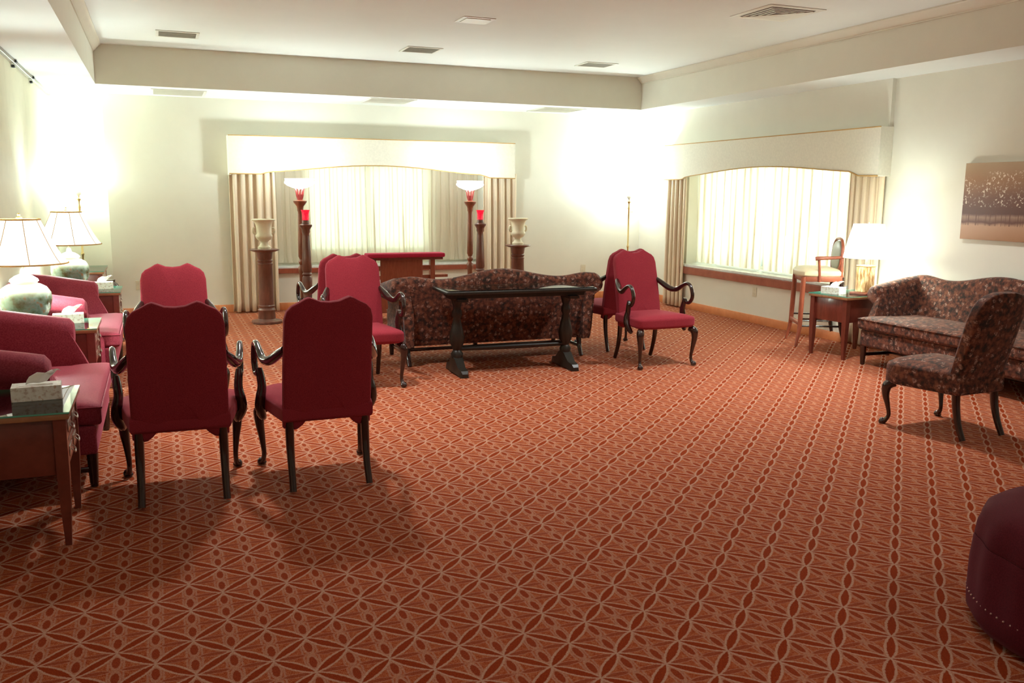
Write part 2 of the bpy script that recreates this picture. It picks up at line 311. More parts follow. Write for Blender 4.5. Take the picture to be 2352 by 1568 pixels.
# back wall with window recess
bx0, bx1, bz0, bz1 = 1.44, 4.46, .575, 2.02; T = .35
bm = bmesh.new()
add_box(bm, -.57, bx0, YB, YB+.5, 0, H1); add_box(bm, bx1, 7.9, YB, YB+.5, 0, H1)
add_box(bm, bx0, bx1, YB, YB+.5, 0, bz0); add_box(bm, bx0, bx1, YB, YB+.5, bz1, H1)
add_box(bm, bx0, 1.93, YB+T, YB+.5, bz0, bz1); add_box(bm, 3.74, bx1, YB+T, YB+.5, bz0, bz1); add_box(bm, 1.93, 3.74, YB+T, YB+.5, bz0, .76)
loft(bm, [[(-.57, YB, z), (-.57, YB+.5, z), (-1.5, YB+.85, z), (-1.5, YB+.42, z)] for z in (0, H1)])
struct(finish('wall_back', bm, 'wall_paint', smooth=False))
ry0, ry1, rz0 = 7.72, 11.06, .60
bm = bmesh.new()
add_box(bm, XR, XR+.6, YF, ry0, 0, H1); add_box(bm, XR, XR+.6, ry1, YB+.4, 0, H1)
add_box(bm, XR-.08, XR+.6, ry0, ry1, 0, rz0); add_box(bm, XR, XR+.6, ry0, ry1, 2.02, H1)
add_box(bm, XR-.05, XR, 7.28, 11.44, 2.32, H1)
struct(finish('wall_right', bm, 'wall_paint', smooth=False))
bm = bmesh.new(); add_box(bm, -1.6, 7.9, YF-.2, YF, 0, H1); struct(finish('wall_front', bm, 'wall_paint', smooth=False))
bm = bmesh.new()
for k in range(13):
    y0 = YF+k*1.22; add_box(bm, XL-.12, XL, y0+.001, min(y0+1.219, 12.69), .01, H1-.02)
struct(finish('wall_left', bm, 'partition_vinyl', smooth=False))
# track with hangers
tr = box('trim_3', 'track_metal', None, XL-.02, XL+.035, -3, 12.62, H1-.035, H1-.001); struct(tr)
for y in (9.62, 10.92):
    for dy in (0,):
        box('hanger', 'hanger_dark', tr, XL+.03, XL+.05, y, y+.09, H1-.03, H1-.008, bev=.003); box('hanger', 'hanger_dark', tr, XL+.005, XL+.03, y+.0, y+.06, H1-.075, H1-.05, bev=.003)
# baseboards
def base(name, pts, m='oak_base'):
    bm = bmesh.new()
    for x0, x1, y0, y1 in pts: add_box(bm, x0, x1, y0, y1, 0, .105, bev=.005)
    struct(finish(name, bm, m))
base('baseboard_back', [(-.57, 7.08, YB-.02, YB)]); base('baseboard_right', [(XR-.10, XR-.08, ry0, ry1), (XR-.02, XR, YF, ry0), (XR-.02, XR, ry1, YB-.02)])
# windows
def window(name, along, a0, a1, z0, z1, d, mull):
    """along: 0 = pane in the back wall (x runs a0..a1), 1 = pane in the right wall"""
    fr = bmesh.new()
    def bb(b, u0, u1, d0, d1, w0, w1, bev=.004):
        if along == 0: add_box(b, u0, u1, d0, d1, w0, w1, bev=bev)
        else: add_box(b, d0, d1, u0, u1, w0, w1, bev=bev)
    w = .05
    bb(fr, a0, a1, d, d+.06, z0, z0+w); bb(fr, a0, a1, d, d+.06, z1-w, z1); bb(fr, a0, a0+w, d, d+.06, z0, z1); bb(fr, a1-w, a1, d, d+.06, z0, z1)
    for q in mull: bb(fr, q-.03, q+.03, d, d+.06, z0, z1)
    o = struct(finish(name, fr, 'white_frame'))
    g = bmesh.new(); bb(g, a0+w, a1-w, d+.025, d+.035, z0+w, z1-w, 0); finish('glass_pane', g, 'window_glass', o, smooth=False)
    return o
w1 = window('window_1', 0, 1.93, 3.74, .76, 2.02, YB+.38, [2.83])
w2 = window('window_2', 1, ry0, ry1, rz0+.02, 2.02, XR+.42, [8.83, 9.95])
box('marble_sill', 'marble_sill', w1, bx0, bx1, YB-.03, YB+T, bz0+.001, bz0+.03, bev=.005)
box('sill_fascia', 'red_wood', w1, bx0-.01, bx1+.01, YB-.045, YB-.001, .51, bz0+.001, bev=.005)
box('marble_sill', 'marble_sill', w2, XR-.11, XR+.42, ry0, ry1, rz0+.001, rz0+.035, bev=.005)
box('sill_fascia', 'red_wood', w2, XR-.125, XR-.081, ry0-.01, ry1+.01, .50, rz0, bev=.005)
# valances
def valance(name, label, W_, drop, zt, prof, dep, loc, rz):
    """local: x along the window, +y into the room; prof = underside z(x) points"""
    t = thing(name, label, 'valance', loc, rz)
    bm = bmesh.new(); us = [i/60*W_ for i in range(61)]
    def zb(x):
        for (a, za), (b, zb_) in zip(prof, prof[1:]):
            if a <= x <= b: q = (x-a)/(b-a); q = q*q*(3-2*q) if abs(b-a) < .4 else q; return za+(zb_-za)*q
        return prof[-1][1]
    L = [[(x, dep-.03, zb(x)), (x, dep, zb(x)), (x, dep, zt), (x, dep-.03, zt)] for x in us]
    loft(bm, L); finish('front_board', bm, 'pelmet_fabric', t, angle=30)
    for x0 in (0, W_-.03): box('side_return', 'pelmet_fabric', t, x0, x0+.03, 0, dep-.03, prof[0][1], zt, bev=.003)
    box('top_board', 'pelmet_fabric', t, .03, W_-.03, 0, dep-.03, zt-.02, zt, bev=.003)
    c = bmesh.new(); add_tube(c, [(x, dep+.002, zb(x)+.004, .007) for x in us], seg=6, sm=False); add_tube(c, [(0, dep+.002, zt-.004, .006), (W_, dep+.002, zt-.004, .006)], seg=6, sm=False)
    finish('piping', c, 'pelmet_cord', t); return t
arch = lambda a, b, z0, z1, n_=14: [(a+(b-a)*i/n_, z0+(z1-z0)*math.sin(PI*i/n_)**.9) for i in range(n_+1)]
pf = [(0, 1.825), (.40, 1.83), (.52, 1.87), (.62, 1.875)] + [(.62+2.75*i/16, 1.875+.095*(math.sin(PI*i/16))**1.3) for i in range(1, 16)] + [(3.37, 1.87), (3.47, 1.865), (3.58, 1.835), (3.98, 1.835)]
valance('window_valance', 'wide cream upholstered valance with shallow arch over the back window', 3.98, 0, 2.33, pf, .26, (4.87, YB, 0), PI)
pf2 = [(0, 1.815), (.30, 1.82), (.39, 1.865), (.46, 1.87)] + [(.46+3.04*i/16, 1.87+.085*(math.sin(PI*i/16))**1.2) for i in range(1, 16)] + [(3.50, 1.87), (3.63, 1.855), (3.74, 1.825), (4.20, 1.825)]
valance('window_valance', 'cream arched valance with brown piping over the right-hand window', 4.20, 0, 2.32, pf2, .17, (XR, 7.27, 0), PI/2)
# curtains
def curtain(name, label, m, W_, z0, z1, amp, pleats, loc, rz, cat='curtain', group=None, thick=.003, seed=1, flare=0, fold=.12):
    rs = random.Random(seed); ph = [rs.uniform(.7, 1.3) for _ in range(pleats+1)]; tot = sum(ph[:pleats]); cum = [0]
    for q in ph[:pleats]: cum.append(cum[-1]+q/tot)
    bm = bmesh.new(); npp = 16; nu = pleats*npp; rows = []
    am = [rs.uniform(.7, 1.2)*amp for _ in range(pleats+1)]
    zs = [z0, z0+.12, z0+(z1-z0)*.35, z0+(z1-z0)*.7, z1-.08, z1]
    for zi, z in enumerate(zs):
        row = []
        for i in range(nu+1):
            k = min(pleats-1, i//npp); fr_ = (i-k*npp)/npp; pw = (cum[k+1]-cum[k])*W_; x = cum[k]*W_+pw*fr_-fold*pw*math.sin(4*PI*fr_)
            s = math.sin(2*PI*fr_); y = am[k]*s*(1-.35*(zi/5))+.003*math.sin(i*.45+zi*1.3)
            x += W_*.012*math.sin(zi*1.1+k*2.1)*(1-zi/5) + flare*(1-zi/5)*(x/W_-.5)
            row.append(bm.verts.new((x, y, z)))
        rows.append(row)
    for a, b in zip(rows, rows[1:]):
        for i in range(nu): bm.faces.new((a[i], a[i+1], b[i+1], b[i]))
    o = finish(name, bm, m, angle=80); o.location = loc; o.rotation_euler = (0, 0, rz)
    if thick: md = o.modifiers.new('thickness', 'SOLIDIFY'); md.thickness = thick
    return tag(o, label, cat, group)
curtain('side_drape', 'cream pleated floor-length drape at the left of the back window', 'drape_cloth', .57, .02, 1.90, .045, 6, (.90, 12.33, 0), 0, seed=3, flare=.03)
curtain('side_drape', 'cream pleated floor-length drape at the right of the back window', 'drape_cloth', .50, .02, 1.90, .045, 5, (4.44, 12.34, 0), 0, seed=4)
curtain('side_drape', 'cream pleated drape nearest the room corner, far end of the right-hand window', 'drape_cloth', .52, .02, 1.88, .04, 5, (6.975, 10.93, 0), PI/2, seed=5)
curtain('side_drape', 'cream pleated drape behind the square-based table lamp', 'drape_cloth', .50, .02, 1.88, .035, 5, (7.055, 7.30, 0), PI/2, seed=6)
curtain('sheer_curtain', 'left half of the sheer pleated curtain in the back window', 'sheer_cloth', 1.30, .635, 1.98, .024, 10, (1.46, 12.66, 0), 0, seed=7, thick=0)
curtain('sheer_curtain', 'right half of the sheer pleated curtain in the back window', 'sheer_cloth', 1.68, .635, 1.98, .024, 13, (2.775, 12.67, 0), 0, seed=8, thick=0)
curtain('sheer_curtain', 'sheer white pleated curtain, far part of the right-hand window', 'sheer_cloth', 1.50, .655, 1.98, .026, 10, (7.26, 9.55, 0), PI/2, seed=9, thick=0)
curtain('sheer_curtain', 'sheer white pleated curtain behind the bar stool', 'sheer_cloth', 1.80, .655, 1.98, .026, 12, (7.27, 7.74, 0), PI/2, seed=10, thick=0)
# ceiling vents
def linear_vent(x0, x1, y0, y1, z, label, mf, md, ns):
    t = thing('ceiling_vent', label, 'vent', ((x0+x1)/2, (y0+y1)/2, z), 0, 'linear ceiling vents'); w, d = (x1-x0)/2, (y1-y0)/2
    bm = bmesh.new(); b = .03
    add_box(bm, -w-b, w+b, -d-b, -d, -.008, 0, .002); add_box(bm, -w-b, w+b, d, d+b, -.008, 0, .002); add_box(bm, -w-b, -w, -d, d, -.008, 0, .002); add_box(bm, w, w+b, -d, d, -.008, 0, .002)
    finish('frame', bm, 'vent_white', t); box('backing', md, t, -w, w, -d, d, -.003, -.0005, bev=0)
    bm = bmesh.new()
    for k in range(ns):
        y = -d+(k+.5)*2*d/ns; add_box(bm, -w, w, y-.006, y+.006, -.008, -.003)
    finish('louvers', bm, mf, t, smooth=False); return t
linear_vent(.11, .48, 10.22, 10.55, H2, 'grey louvered vent at the left of the raised ceiling', 'vent_metal', 'vent_dark', 9)
linear_vent(2.75, 3.11, 10.13, 10.48, H2, 'brown louvered vent in the middle of the raised ceiling', 'vent_metal', 'vent_dark', 9)
linear_vent(5.11, 5.49, 10.36, 10.68, H2, 'brown louvered vent near the right corner of the raised ceiling', 'vent_metal', 'vent_dark', 9)
linear_vent(.03, .60, 11.66, 12.24, H1, 'pale vent in the lowered ceiling strip at far left', 'vent_white', 'vent_metal', 12)
linear_vent(2.62, 3.18, 11.50, 12.05, H1, 'pale vent in the lowered ceiling strip above the back window', 'vent_white', 'vent_metal', 12)
linear_vent(5.10, 5.70, 11.66, 12.25, H1, 'pale vent in the lowered ceiling strip near the corner lamp', 'vent_white', 'vent_metal', 12)
t = thing('ceiling_hatch', 'small faint rectangular panel in the middle of the raised ceiling', 'panel', (2.92, 8.38, H2)); box('frame', 'vent_white', t, -.16, .16, -.15, .15, -.006, 0, bev=.002); box('inner_panel', 'trim_paint', t, -.12, .12, -.11, .11, -.012, -.006, bev=.002)
t = thing('air_diffuser', 'square stepped air diffuser at the right of the raised ceiling', 'vent', (5.32, 6.95, H2))
bm = bmesh.new(); add_box(bm, -.30, .30, -.30, .30, -.006, 0, .002); finish('plate', bm, 'vent_white', t)
bm = bmesh.new(); add_box(bm, -.235, .235, -.235, .235, -.008, -.0055); finish('shade_core', bm, 'vent_dark', t, smooth=False)  # flat dark sheet standing for the shade inside the diffuser
for k in range(4):   # nested L-shaped louvre blades on the near and left sides
    q = .225-k*.050; bm = bmesh.new()
    add_box(bm, -q, q-.012, -q, -q+.014, -.014, -.008, .001); add_box(bm, -q, -q+.016, -q+.014, q-.012, -.014, -.008, .001); finish('louvre_blade', bm, 'vent_white', t, smooth=False)
bm = bmesh.new(); loft(bm, [[(x, y, z) for x, y in ((q, -q+e), (q, q), (-q+e, q))] for q, e, z in ((.236, .02, -.007), (.236, .02, -.013), (.19, .10, -.020))]); finish('blank_plate', bm, 'vent_white', t, smooth=False)
# wall outlets
def outlet(label, loc, rz):
    t = thing('wall_outlet', label, 'outlet', loc, rz); box('cover_plate', 'outlet_plate', t, -.04, .04, -.008, 0, -.06, .06, bev=.003)
    for z in (-.025, .025): box('socket', 'outlet_plate', t, -.018, .018, -.011, -.007, z-.016, z+.016, bev=.003)
outlet('cream wall outlet on the back wall at left, behind the red chairs', (-.27, YB, .40), 0)
outlet('cream wall outlet on the back wall near the brass floor lamp', (6.13, YB, .47), 0)
outlet('cream wall outlet below the right-hand window', (XR-.08, 9.32, .40), -PI/2)
# painting
t = thing('painting', 'unframed landscape painting of brown trees with white blossoms, on right wall', 'painting', (XR-.001, 5.75, 1.22))
bm = bmesh.new(); add_box(bm, -.045, 0, -.55, .55, 0, .70, bev=.003); finish('canvas', bm, 'landscape_canvas', t)
# ---------------- armchairs ----------------
def back_outline():
    top = [(0, 1.040), (.05, 1.045), (.085, 1.060), (.105, 1.067), (.125, 1.060), (.155, 1.042), (.195, 1.022), (.220, .995), (.232, .95)]
    side = [(.235, .80), (.237, .65), (.238, .50), (.237, .345)]
    bot = [(.20, .328), (.165, .333), (.140, .352), (.122, .374), (.06, .379), (0, .380)]
    h = top+side+bot; return h+[(-x, z) for x, z in reversed(h[1:-1])]
def armchair(loc, rz, label):
    t = thing('armchair', label, 'armchair', loc, rz, 'burgundy open-arm chairs')
    bm = bmesh.new(); lean = lambda x, z, d: (x, .10+d-(z-.40)*.20-max(0, z-.75)*.06, z)
    puff(bm, back_outline(), -.035, .035, lean, .012, .022, .016); finish('backrest', bm, 'burgundy_velvet', t, angle=50)
    ol = [(.245, .05), (.27, .20), (.295, .36), (.315, .50), (.312, .58), (.28, .615), (.20, .628), (.10, .632), (0, .633)]
    ol = ol+[(-x, y) for x, y in reversed(ol[:-1])]
    bm = bmesh.new(); puff(bm, ol, .375, .475, lambda a, b, d: (a, b, d), .0, .03, .028); finish('seat', bm, 'burgundy_velvet', t, angle=50)
    for s in (-1, 1):
        tube('leg', 'dark_mahogany', t, [(s*.272, .555, .36, .030), (s*.300, .592, .335, .036), (s*.304, .600, .27, .028), (s*.294, .588, .17, .019), (s*.287, .576, .08, .014), (s*.292, .590, .035, .017), (s*.298, .604, .022, .027), (s*.298, .606, .008, .026)])
        tube('leg', 'dark_mahogany', t, [(s*.205, .085, .42, .025), (s*.206, .075, .25, .023), (s*.206, .045, .12, .020), (s*.208, .0, .010, .019)], seg=8)
        a_ = bmesh.new()
        add_tube(a_, [(s*.226, .035, .785, .020), (s*.252, .10, .748, .026), (s*.285, .19, .702, .027), (s*.308, .27, .698, .023), (s*.320, .34, .735, .019), (s*.325, .41, .765, .017), (s*.330, .465, .752, .017), (s*.330, .500, .690, .018), (s*.330, .500, .635, .018), (s*.327, .465, .590, .018), (s*.322, .425, .590, .018), (s*.318, .405, .615, .017)], seg=12)
        finish('arm', a_, 'dark_mahogany', t, angle=60)
        tube('arm_support', 'dark_mahogany', t, [(s*.316, .405, .625, .017), (s*.312, .395, .58, .023), (s*.308, .38, .52, .025), (s*.318, .375, .46, .029), (s*.322, .39, .40, .029), (s*.306, .42, .345, .024), (s*.296, .44, .325, .016)])
    return t
ac = armchair((.055, 4.70, 0), R(-1), 'burgundy open-arm chair seen from behind, left of the two nearest the camera')
dup(ac, (.81, 4.69, 0), R(1), 'burgundy open-arm chair seen from behind, right of the two nearest the camera')
dup(ac, (.085, 7.12, 0), R(180), 'burgundy armchair whose top shows beyond the nearest left chair, by the pale back wall')
dup(ac, (1.555, 7.70, 0), R(179), 'burgundy armchair facing the camera, beside the left end of the central floral sofa')
dup(ac, (1.545, 8.02, 0), R(2), 'burgundy armchair facing the back window, almost hidden at the left of the floral sofa')
dup(ac, (4.36, 7.70, 0), R(183), 'burgundy armchair facing the camera with its full red seat, right of the sofa table')
dup(ac, (4.45, 8.0, 0), R(-2), 'burgundy armchair facing away, tucked behind the one right of the sofa table')
# ---------------- sofas ----------------
def sofa(name, label, cat, loc, rz, hw, fab, camel, group=None, wood_='dark_mahogany', depth=.78):
    """origin at middle of the back foot line; faces +y; hw = half width of the body"""
    t = thing(name, label, cat, loc, rz, group)
    bm = bmesh.new(); L = []; nn = 36
    for i in range(nn+1):
        x = -hw+2*hw*i/nn; q = abs(x)/hw
        zt = camel(q); xs = x*1.02
        sec = [(.06, .19), (.03, .30), (.0, .50), (-.045, zt-.10), (-.060, zt-.04), (-.045, zt-.01), (-.012, zt), (.025, zt-.012), (.048, zt-.05), (.075, .60), (.115, .42), (.14, .30), (.14, .19)]
        L.append([(xs, y, z) for y, z in sec])
    loft(bm, L); finish('backrest', bm, fab, t, angle=60)
    for s in (-1, 1):
        bm = bmesh.new(); L = []
        za = camel(.97)
        for k, (y, zt, w) in enumerate([(-.045, za-.035, 1), (.0, za-.005, 1), (.15, za-.02, 1), (.32, za-.05, 1), (.46, za-.075, 1), (.535, za-.09, .97), (.56, za-.12, .80)]):
            xi, xo = hw-.115, hw+.02; rr = .082*w; cx = hw+.005; cz = zt-rr
            pts = [(xi, .33), (xi, .50), (cx-rr*.98, cz)]
            for a in range(1, 12): th = PI-a*PI*1.35/12; pts.append((cx+rr*math.cos(th)*(1.0 if a < 4 else 1.12), cz+rr*math.sin(th)))
            pts += [(xo-.035, cz-rr*1.35), (xo-.045, .42), (xo-.06, .19), (xi, .19)]
            L.append([(s*a_, y, b_) for a_, b_ in pts])
        loft(bm, L)
        # sloping front wedge from the scroll down to the seat
        xi, xo = hw-.1155, hw-.035
        czz = za-.075-.082; xin = lambda z: xi+(hw+.005-.08-xi)*max(0, z-.5)/(czz-.5)-.001
        L = [[(s*a_, y, z) for a_, z in ((xi, .19), (xo, .19), (xo, zt-.015), (xo-.03, zt), (max(xi, xin(zt)), zt), (xi-.0005, min(zt-.005, .50)))] for y, zt in ((.44, czz), (.53, czz-.005), (.575, .60), (.615, .52), (.65, .44), (.665, .41))]
        loft(bm, L); finish('arm', bm, fab, t, angle=50)
    bm = bmesh.new(); add_box(bm, -hw+.06, hw-.06, .06, depth-.03, .185, .345, bev=.02, seg=3); finish('seat_base', bm, fab, t)
    ol = [(-hw+.12, .10), (-hw+.12, .60), (-hw+.07, .65), (-hw+.06, depth), (hw-.06, depth), (hw-.07, .65), (hw-.12, .60), (hw-.12, .10)]
    rr = []
    for i in range(len(ol)):
        a, b = Vector(ol[i]), Vector(ol[(i+1) % len(ol)]); m_ = max(2, int((b-a).length/.06)); rr += [tuple(a+(b-a)*k/m_) for k in range(m_)]
    bm = bmesh.new(); puff(bm, rr, .345, .465, lambda a, b, d: (a, b, d), 0, .025, .03); cu = finish('seat_cushion', bm, fab, t, angle=60)
    c = bmesh.new(); add_tube(c, [(a, b+.004, .448, .005) for a, b in rr]+[(rr[0][0], rr[0][1]+.004, .448, .005)], seg=6, sm=False); finish('welt', c, fab, cu)
    for x in ((-hw+.09, hw-.09) if hw < .85 else (-hw+.09, 0, hw-.09)):
        tube('leg', wood_, t, [(x, depth-.06, .19, .030), (x, depth-.06, .10, .026), (x, depth-.06, .004, .021)], seg=8, sm=False)
        if x or hw < .85: tube('leg', wood_, t, [(x, .10, .19, .028), (x, .08, .10, .024), (x, .03, .004, .021)], seg=8)
    bm = bmesh.new()
    for x in (-hw+.09, hw-.09): add_box(bm, x-.012, x+.012, .07, depth-.06, .085, .115, bev=.004)
    add_box(bm, -hw+.09, hw-.09, .36, .385, .085, .115, bev=.004); finish('stretcher', bm, wood_, t)
    return t
def camel(q):
    if q < .62: return .905-.085*(.5-.5*math.cos(PI*q/.62))
    if q < .9: return .82+.03*(.5-.5*math.cos(PI*(q-.62)/.28))
    return .85-.01*(q-.9)/.1
def tub(q): return .85+.012*(1-q*q)
sofa('camelback_sofa', 'dark floral camelback sofa seen from behind, in the middle of the room', 'sofa', (3.01, 7.90, 0), 0, .98, 'floral_tapestry', camel, 'floral camelback sofas')
sofa('camelback_sofa', 'dark floral camelback sofa against the right wall under the painting', 'sofa', (7.0, 5.72, 0), PI/2, .98, 'floral_tapestry', camel, 'floral camelback sofas')
l1 = sofa('loveseat', 'rose-red rolled-arm loveseat nearest the camera along the left wall', 'loveseat', (-1.12, 5.82, 0), -PI/2, .72, 'rose_damask', tub, 'rose red loveseats')
dup(l1, (-1.12, 8.46, 0), -PI/2, 'rose-red rolled-arm loveseat farther along the left wall, between the two jar lamps')
# ---------------- slipper chair ----------------
t = thing('side_chair', 'armless floral upholstered chair with dark cabriole legs in front of right sofa', 'chair', (5.07, 4.20, 0), R(3))
ol = [(0, 1.0), (.07, 1.0), (.13, .985), (.185, .95), (.215, .90), (.228, .82), (.225, .70), (.222, .55), (.22, .42), (.215, .34), (.10, .345), (0, .345)]; ol = ol+[(-x, z) for x, z in reversed(ol[1:-1])]
bm = bmesh.new(); puff(bm, ol, -.045, .045, lambda x, z, d: (x, .10+d-(z-.40)*.26, z), .015, .02, .022); finish('backrest', bm, 'floral_tapestry', t, angle=50)
ol = [(.215, .04), (.24, .2), (.27, .36), (.295, .50), (.29, .58), (.25, .61), (.12, .622), (0, .625)]; ol = ol+[(-x, y) for x, y in reversed(ol[:-1])]
bm = bmesh.new(); puff(bm, ol, .30, .46, lambda a, b, d: (a, b, d), 0, .04, .03); finish('seat', bm, 'floral_tapestry', t, angle=50)
for s in (-1, 1):
    tube('leg', 'dark_mahogany', t, [(s*.245, .535, .31, .032), (s*.275, .572, .285, .036), (s*.278, .580, .22, .026), (s*.268, .565, .14, .017), (s*.262, .555, .07, .014), (s*.270, .575, .03, .018), (s*.278, .590, .020, .027), (s*.278, .592, .008, .026)])
    tube('leg', 'dark_mahogany', t, [(s*.185, .09, .36, .028), (s*.186, .075, .22, .026), (s*.188, .045, .11, .022), (s*.19, .0, .010, .020)], seg=8)
# ---------------- ottoman ----------------
t = thing('ottoman', 'round dark red tufted ottoman at the lower right corner', 'ottoman', (3.17, 2.02, 0))
rad = .47
def ott(zs, nm, m, par, seg=48):
    bm = bmesh.new(); L = []
    for rr, z in zs: L.append([((rr*(1+.012*math.cos(th*16)*(1 if .12 < z < .42 else .3)))*math.cos(th), (rr*(1+.012*math.cos(th*16)*(1 if .12 < z < .42 else .3)))*math.sin(th), z) for th in [2*PI*k/96 for k in range(96)]])
    loft(bm, L); return finish(nm, bm, m, par, angle=70)
ott([(rad*.95, .02), (rad*1.0, .06), (rad*1.01, .12), (rad*1.0, .13), (rad*1.0, .24), (rad*.985, .325), (rad*.975, .338)], 'base', 'ottoman_velvet', t)
cu = ott([(rad*.970, .338), (rad*.978, .345), (rad*.965, .39), (rad*.93, .435), (rad*.86, .46), (rad*.7, .475), (rad*.4, .482), (.02, .47)], 'cushion', 'ottoman_velvet', t)
lathe('button', 'ottoman_velvet', cu, [(.001, .485), (.018, .484), (.022, .478), (.018, .470)], 16)
plain('studs', (.55, .35, .30), .4, .6)
bm = bmesh.new()
for k in range(96):
    th = 2*PI*k/96; bmesh.ops.create_icosphere(bm, subdivisions=1, radius=.0045, matrix=Matrix.Translation((rad*1.006*math.cos(th), rad*1.006*math.sin(th), .125)))
finish('nail_trim', bm, 'studs', t)
# ---------------- end tables ----------------
wood('tan_reflection_wood', (.30, .13, .055), (.42, .20, .095), .3)  # lighter than the cherry: tan reflection in the glass painted into the wood
plain('glass_edge', (.12, .45, .33), .15, var=.1)
def green_edge(o):
    o.data.materials.append(MT['glass_edge'])
    for p in o.data.polygons:
        p.use_smooth = False
        if abs(p.normal.z) < .5: p.material_index = 1
def end_table(label, loc, rz, w, d, h, apron=.24, group=None, mat='cherry_wood', front='cherry_wood', nd=2, name='end_table'):
    """front faces +y; w along x, origin at centre"""
    t = thing(name, label, 'table', loc, rz, group)
    box('tabletop', 'tan_reflection_wood', t, -w/2, w/2, -d/2, d/2, h-.035, h-.008, bev=.006, seg=3)
    gt = box('glass_top', 'table_glass', t, -w/2-.003, w/2+.003, -d/2-.003, d/2+.003, h-.0075, h, bev=0); green_edge(gt)
    bm = bmesh.new(); add_box(bm, -w/2+.03, w/2-.03, -d/2+.03, d/2-.035, h-.035-apron, h-.035, bev=.004); finish('apron', bm, mat, t)
    hh = (apron-.03)/max(nd, 1)
    for k in range(nd):
        z0 = h-.045-(k+1)*hh; dr = box('drawer', front, t, -w/2+.065, w/2-.065, d/2-.034, d/2-.022, z0+.006, z0+hh-.004, bev=.003)
        for xx in ((-w*.17, w*.17) if w > .45 else (0,)):
            zc = z0+hh/2; bm = bmesh.new()
            add_box(bm, xx-.06, xx+.06, d/2-.022, d/2-.018, zc-.022, zc+.024, bev=.001)
            add_tube(bm, [(xx-.03, d/2-.016, zc+.006, .003), (xx-.03, d/2-.004, zc-.006, .003), (xx-.018, d/2-.002, zc-.016, .0035), (xx, d/2-.001, zc-.018, .0035), (xx+.018, d/2-.002, zc-.016, .0035), (xx+.03, d/2-.004, zc-.006, .003), (xx+.03, d/2-.016, zc+.006, .003)], seg=6, n_=3)
            finish('drawer_pull', bm, 'silver_pull', dr)
    for sx_ in (-1, 1):
        for sy_ in (-1, 1):
            bm = bmesh.new(); x0, y0 = sx_*(w/2-.04), sy_*(d/2-.042)
            loft(bm, [[(x0+a*q, y0+b*q, z) for a, b in ((-1, -1), (1, -1), (1, 1), (-1, 1))] for q, z in ((.026, h-.036), (.026, h-.036-apron), (.022, .2), (.013, 0))]); finish('leg', bm, mat, t, angle=30)
    return t
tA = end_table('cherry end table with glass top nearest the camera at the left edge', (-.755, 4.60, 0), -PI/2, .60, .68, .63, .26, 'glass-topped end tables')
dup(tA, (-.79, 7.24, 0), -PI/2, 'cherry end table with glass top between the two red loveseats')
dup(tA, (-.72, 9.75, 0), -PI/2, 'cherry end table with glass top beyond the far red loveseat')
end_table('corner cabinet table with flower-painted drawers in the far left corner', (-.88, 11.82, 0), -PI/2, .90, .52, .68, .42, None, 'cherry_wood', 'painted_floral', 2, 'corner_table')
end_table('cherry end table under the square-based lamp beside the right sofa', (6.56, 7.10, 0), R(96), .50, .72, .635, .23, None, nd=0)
# dark vase
t = thing('dark_vase', 'small dark rounded vase standing beyond the far left end table', 'vase', (-.50, 10.35, 0))
t2 = t
lathe('body', 'vase_glaze', t, [(.06, 0), (.10, .02), (.05, .10), (.035, .30), (.05, .42), (.085, .50), (.095, .56), (.07, .62), (.04, .65), (.045, .67)], 24)
# ---------------- table lamps ----------------
def jar_lamp(label, loc):
    t = thing('jar_lamp', label, 'lamp', loc, 0, 'ginger jar lamps')
    lathe('jar', 'jar_glaze_lit_top', t, [(.10, 0), (.105, .015), (.13, .05), (.165, .12), (.178, .18), (.172, .235), (.145, .275), (.105, .298), (.085, .302)], 40)
    lathe('jar_lid', 'porcelain_lid', t, [(.085, .300), (.092, .318), (.098, .320), (.092, .335), (.06, .358), (.025, .372), (.02, .40), (.012, .41)], 32)
    tube('stem', 'brass', t, [(0, 0, .40, .007), (0, 0, .60, .007), (0, 0, .775, .005)], sm=False)
    lathe('finial', 'brass', t, [(.006, .77), (.02, .775), (.02, .782), (.006, .788), (.011, .80), (.004, .812)], 12)
    rb, rt, zb, zt = .30, .135, .45, .765
    prof = [(rb+(rt-rb)*(q**.82), zb+(zt-zb)*q) for q in [i/10 for i in range(11)]]
    bm = bmesh.new(); loft(bm, [[((rr)*math.cos(2*PI*i/48), rr*math.sin(2*PI*i/48), z) for i in range(48)] for rr, z in prof], caps=False); sh = finish('lamp_shade', bm, 'lit_shade', t)
    bm = bmesh.new()
    for rr, z in ((rb, zb), (rt, zt)): add_tube(bm, [((rr+.002)*math.cos(2*PI*i/32), (rr+.002)*math.sin(2*PI*i/32), z, .006) for i in range(33)], seg=6, sm=False)
    for k in range(8):
        a = 2*PI*(k+.35)/8; add_tube(bm, [((rr+.001)*math.cos(a), (rr+.001)*math.sin(a), z, .0025) for rr, z in prof], seg=5, sm=False)
    finish('shade_trim', bm, 'pelmet_cord', sh)
    bm = bmesh.new()
    for k in range(3):
        a = 2*PI*k/3; add_tube(bm, [(0, 0, .768, .002), (rt*math.cos(a), rt*math.sin(a), zt, .002)], seg=5, sm=False)
    finish('spider', bm, 'brass', sh)
    lathe('bulb', 'bulb_glow', t, [(.012, .50), (.03, .53), (.034, .56), (.02, .60), (.004, .61)], 16)
    point('bulb_light', (.0, .045, .56), BULB, .05, t); return t
jl = jar_lamp('large ginger jar lamp with pleated shade cut off by the left edge', (-.93, 7.30, .63))
dup(jl, (-.84, 9.86, .63), 0, 'green ginger jar lamp with flared shade in front of the far left corner')
t = thing('box_lamp', 'table lamp with square amber base and white drum shade, beside the right sofa', 'lamp', (6.60, 6.99, .635), R(8))
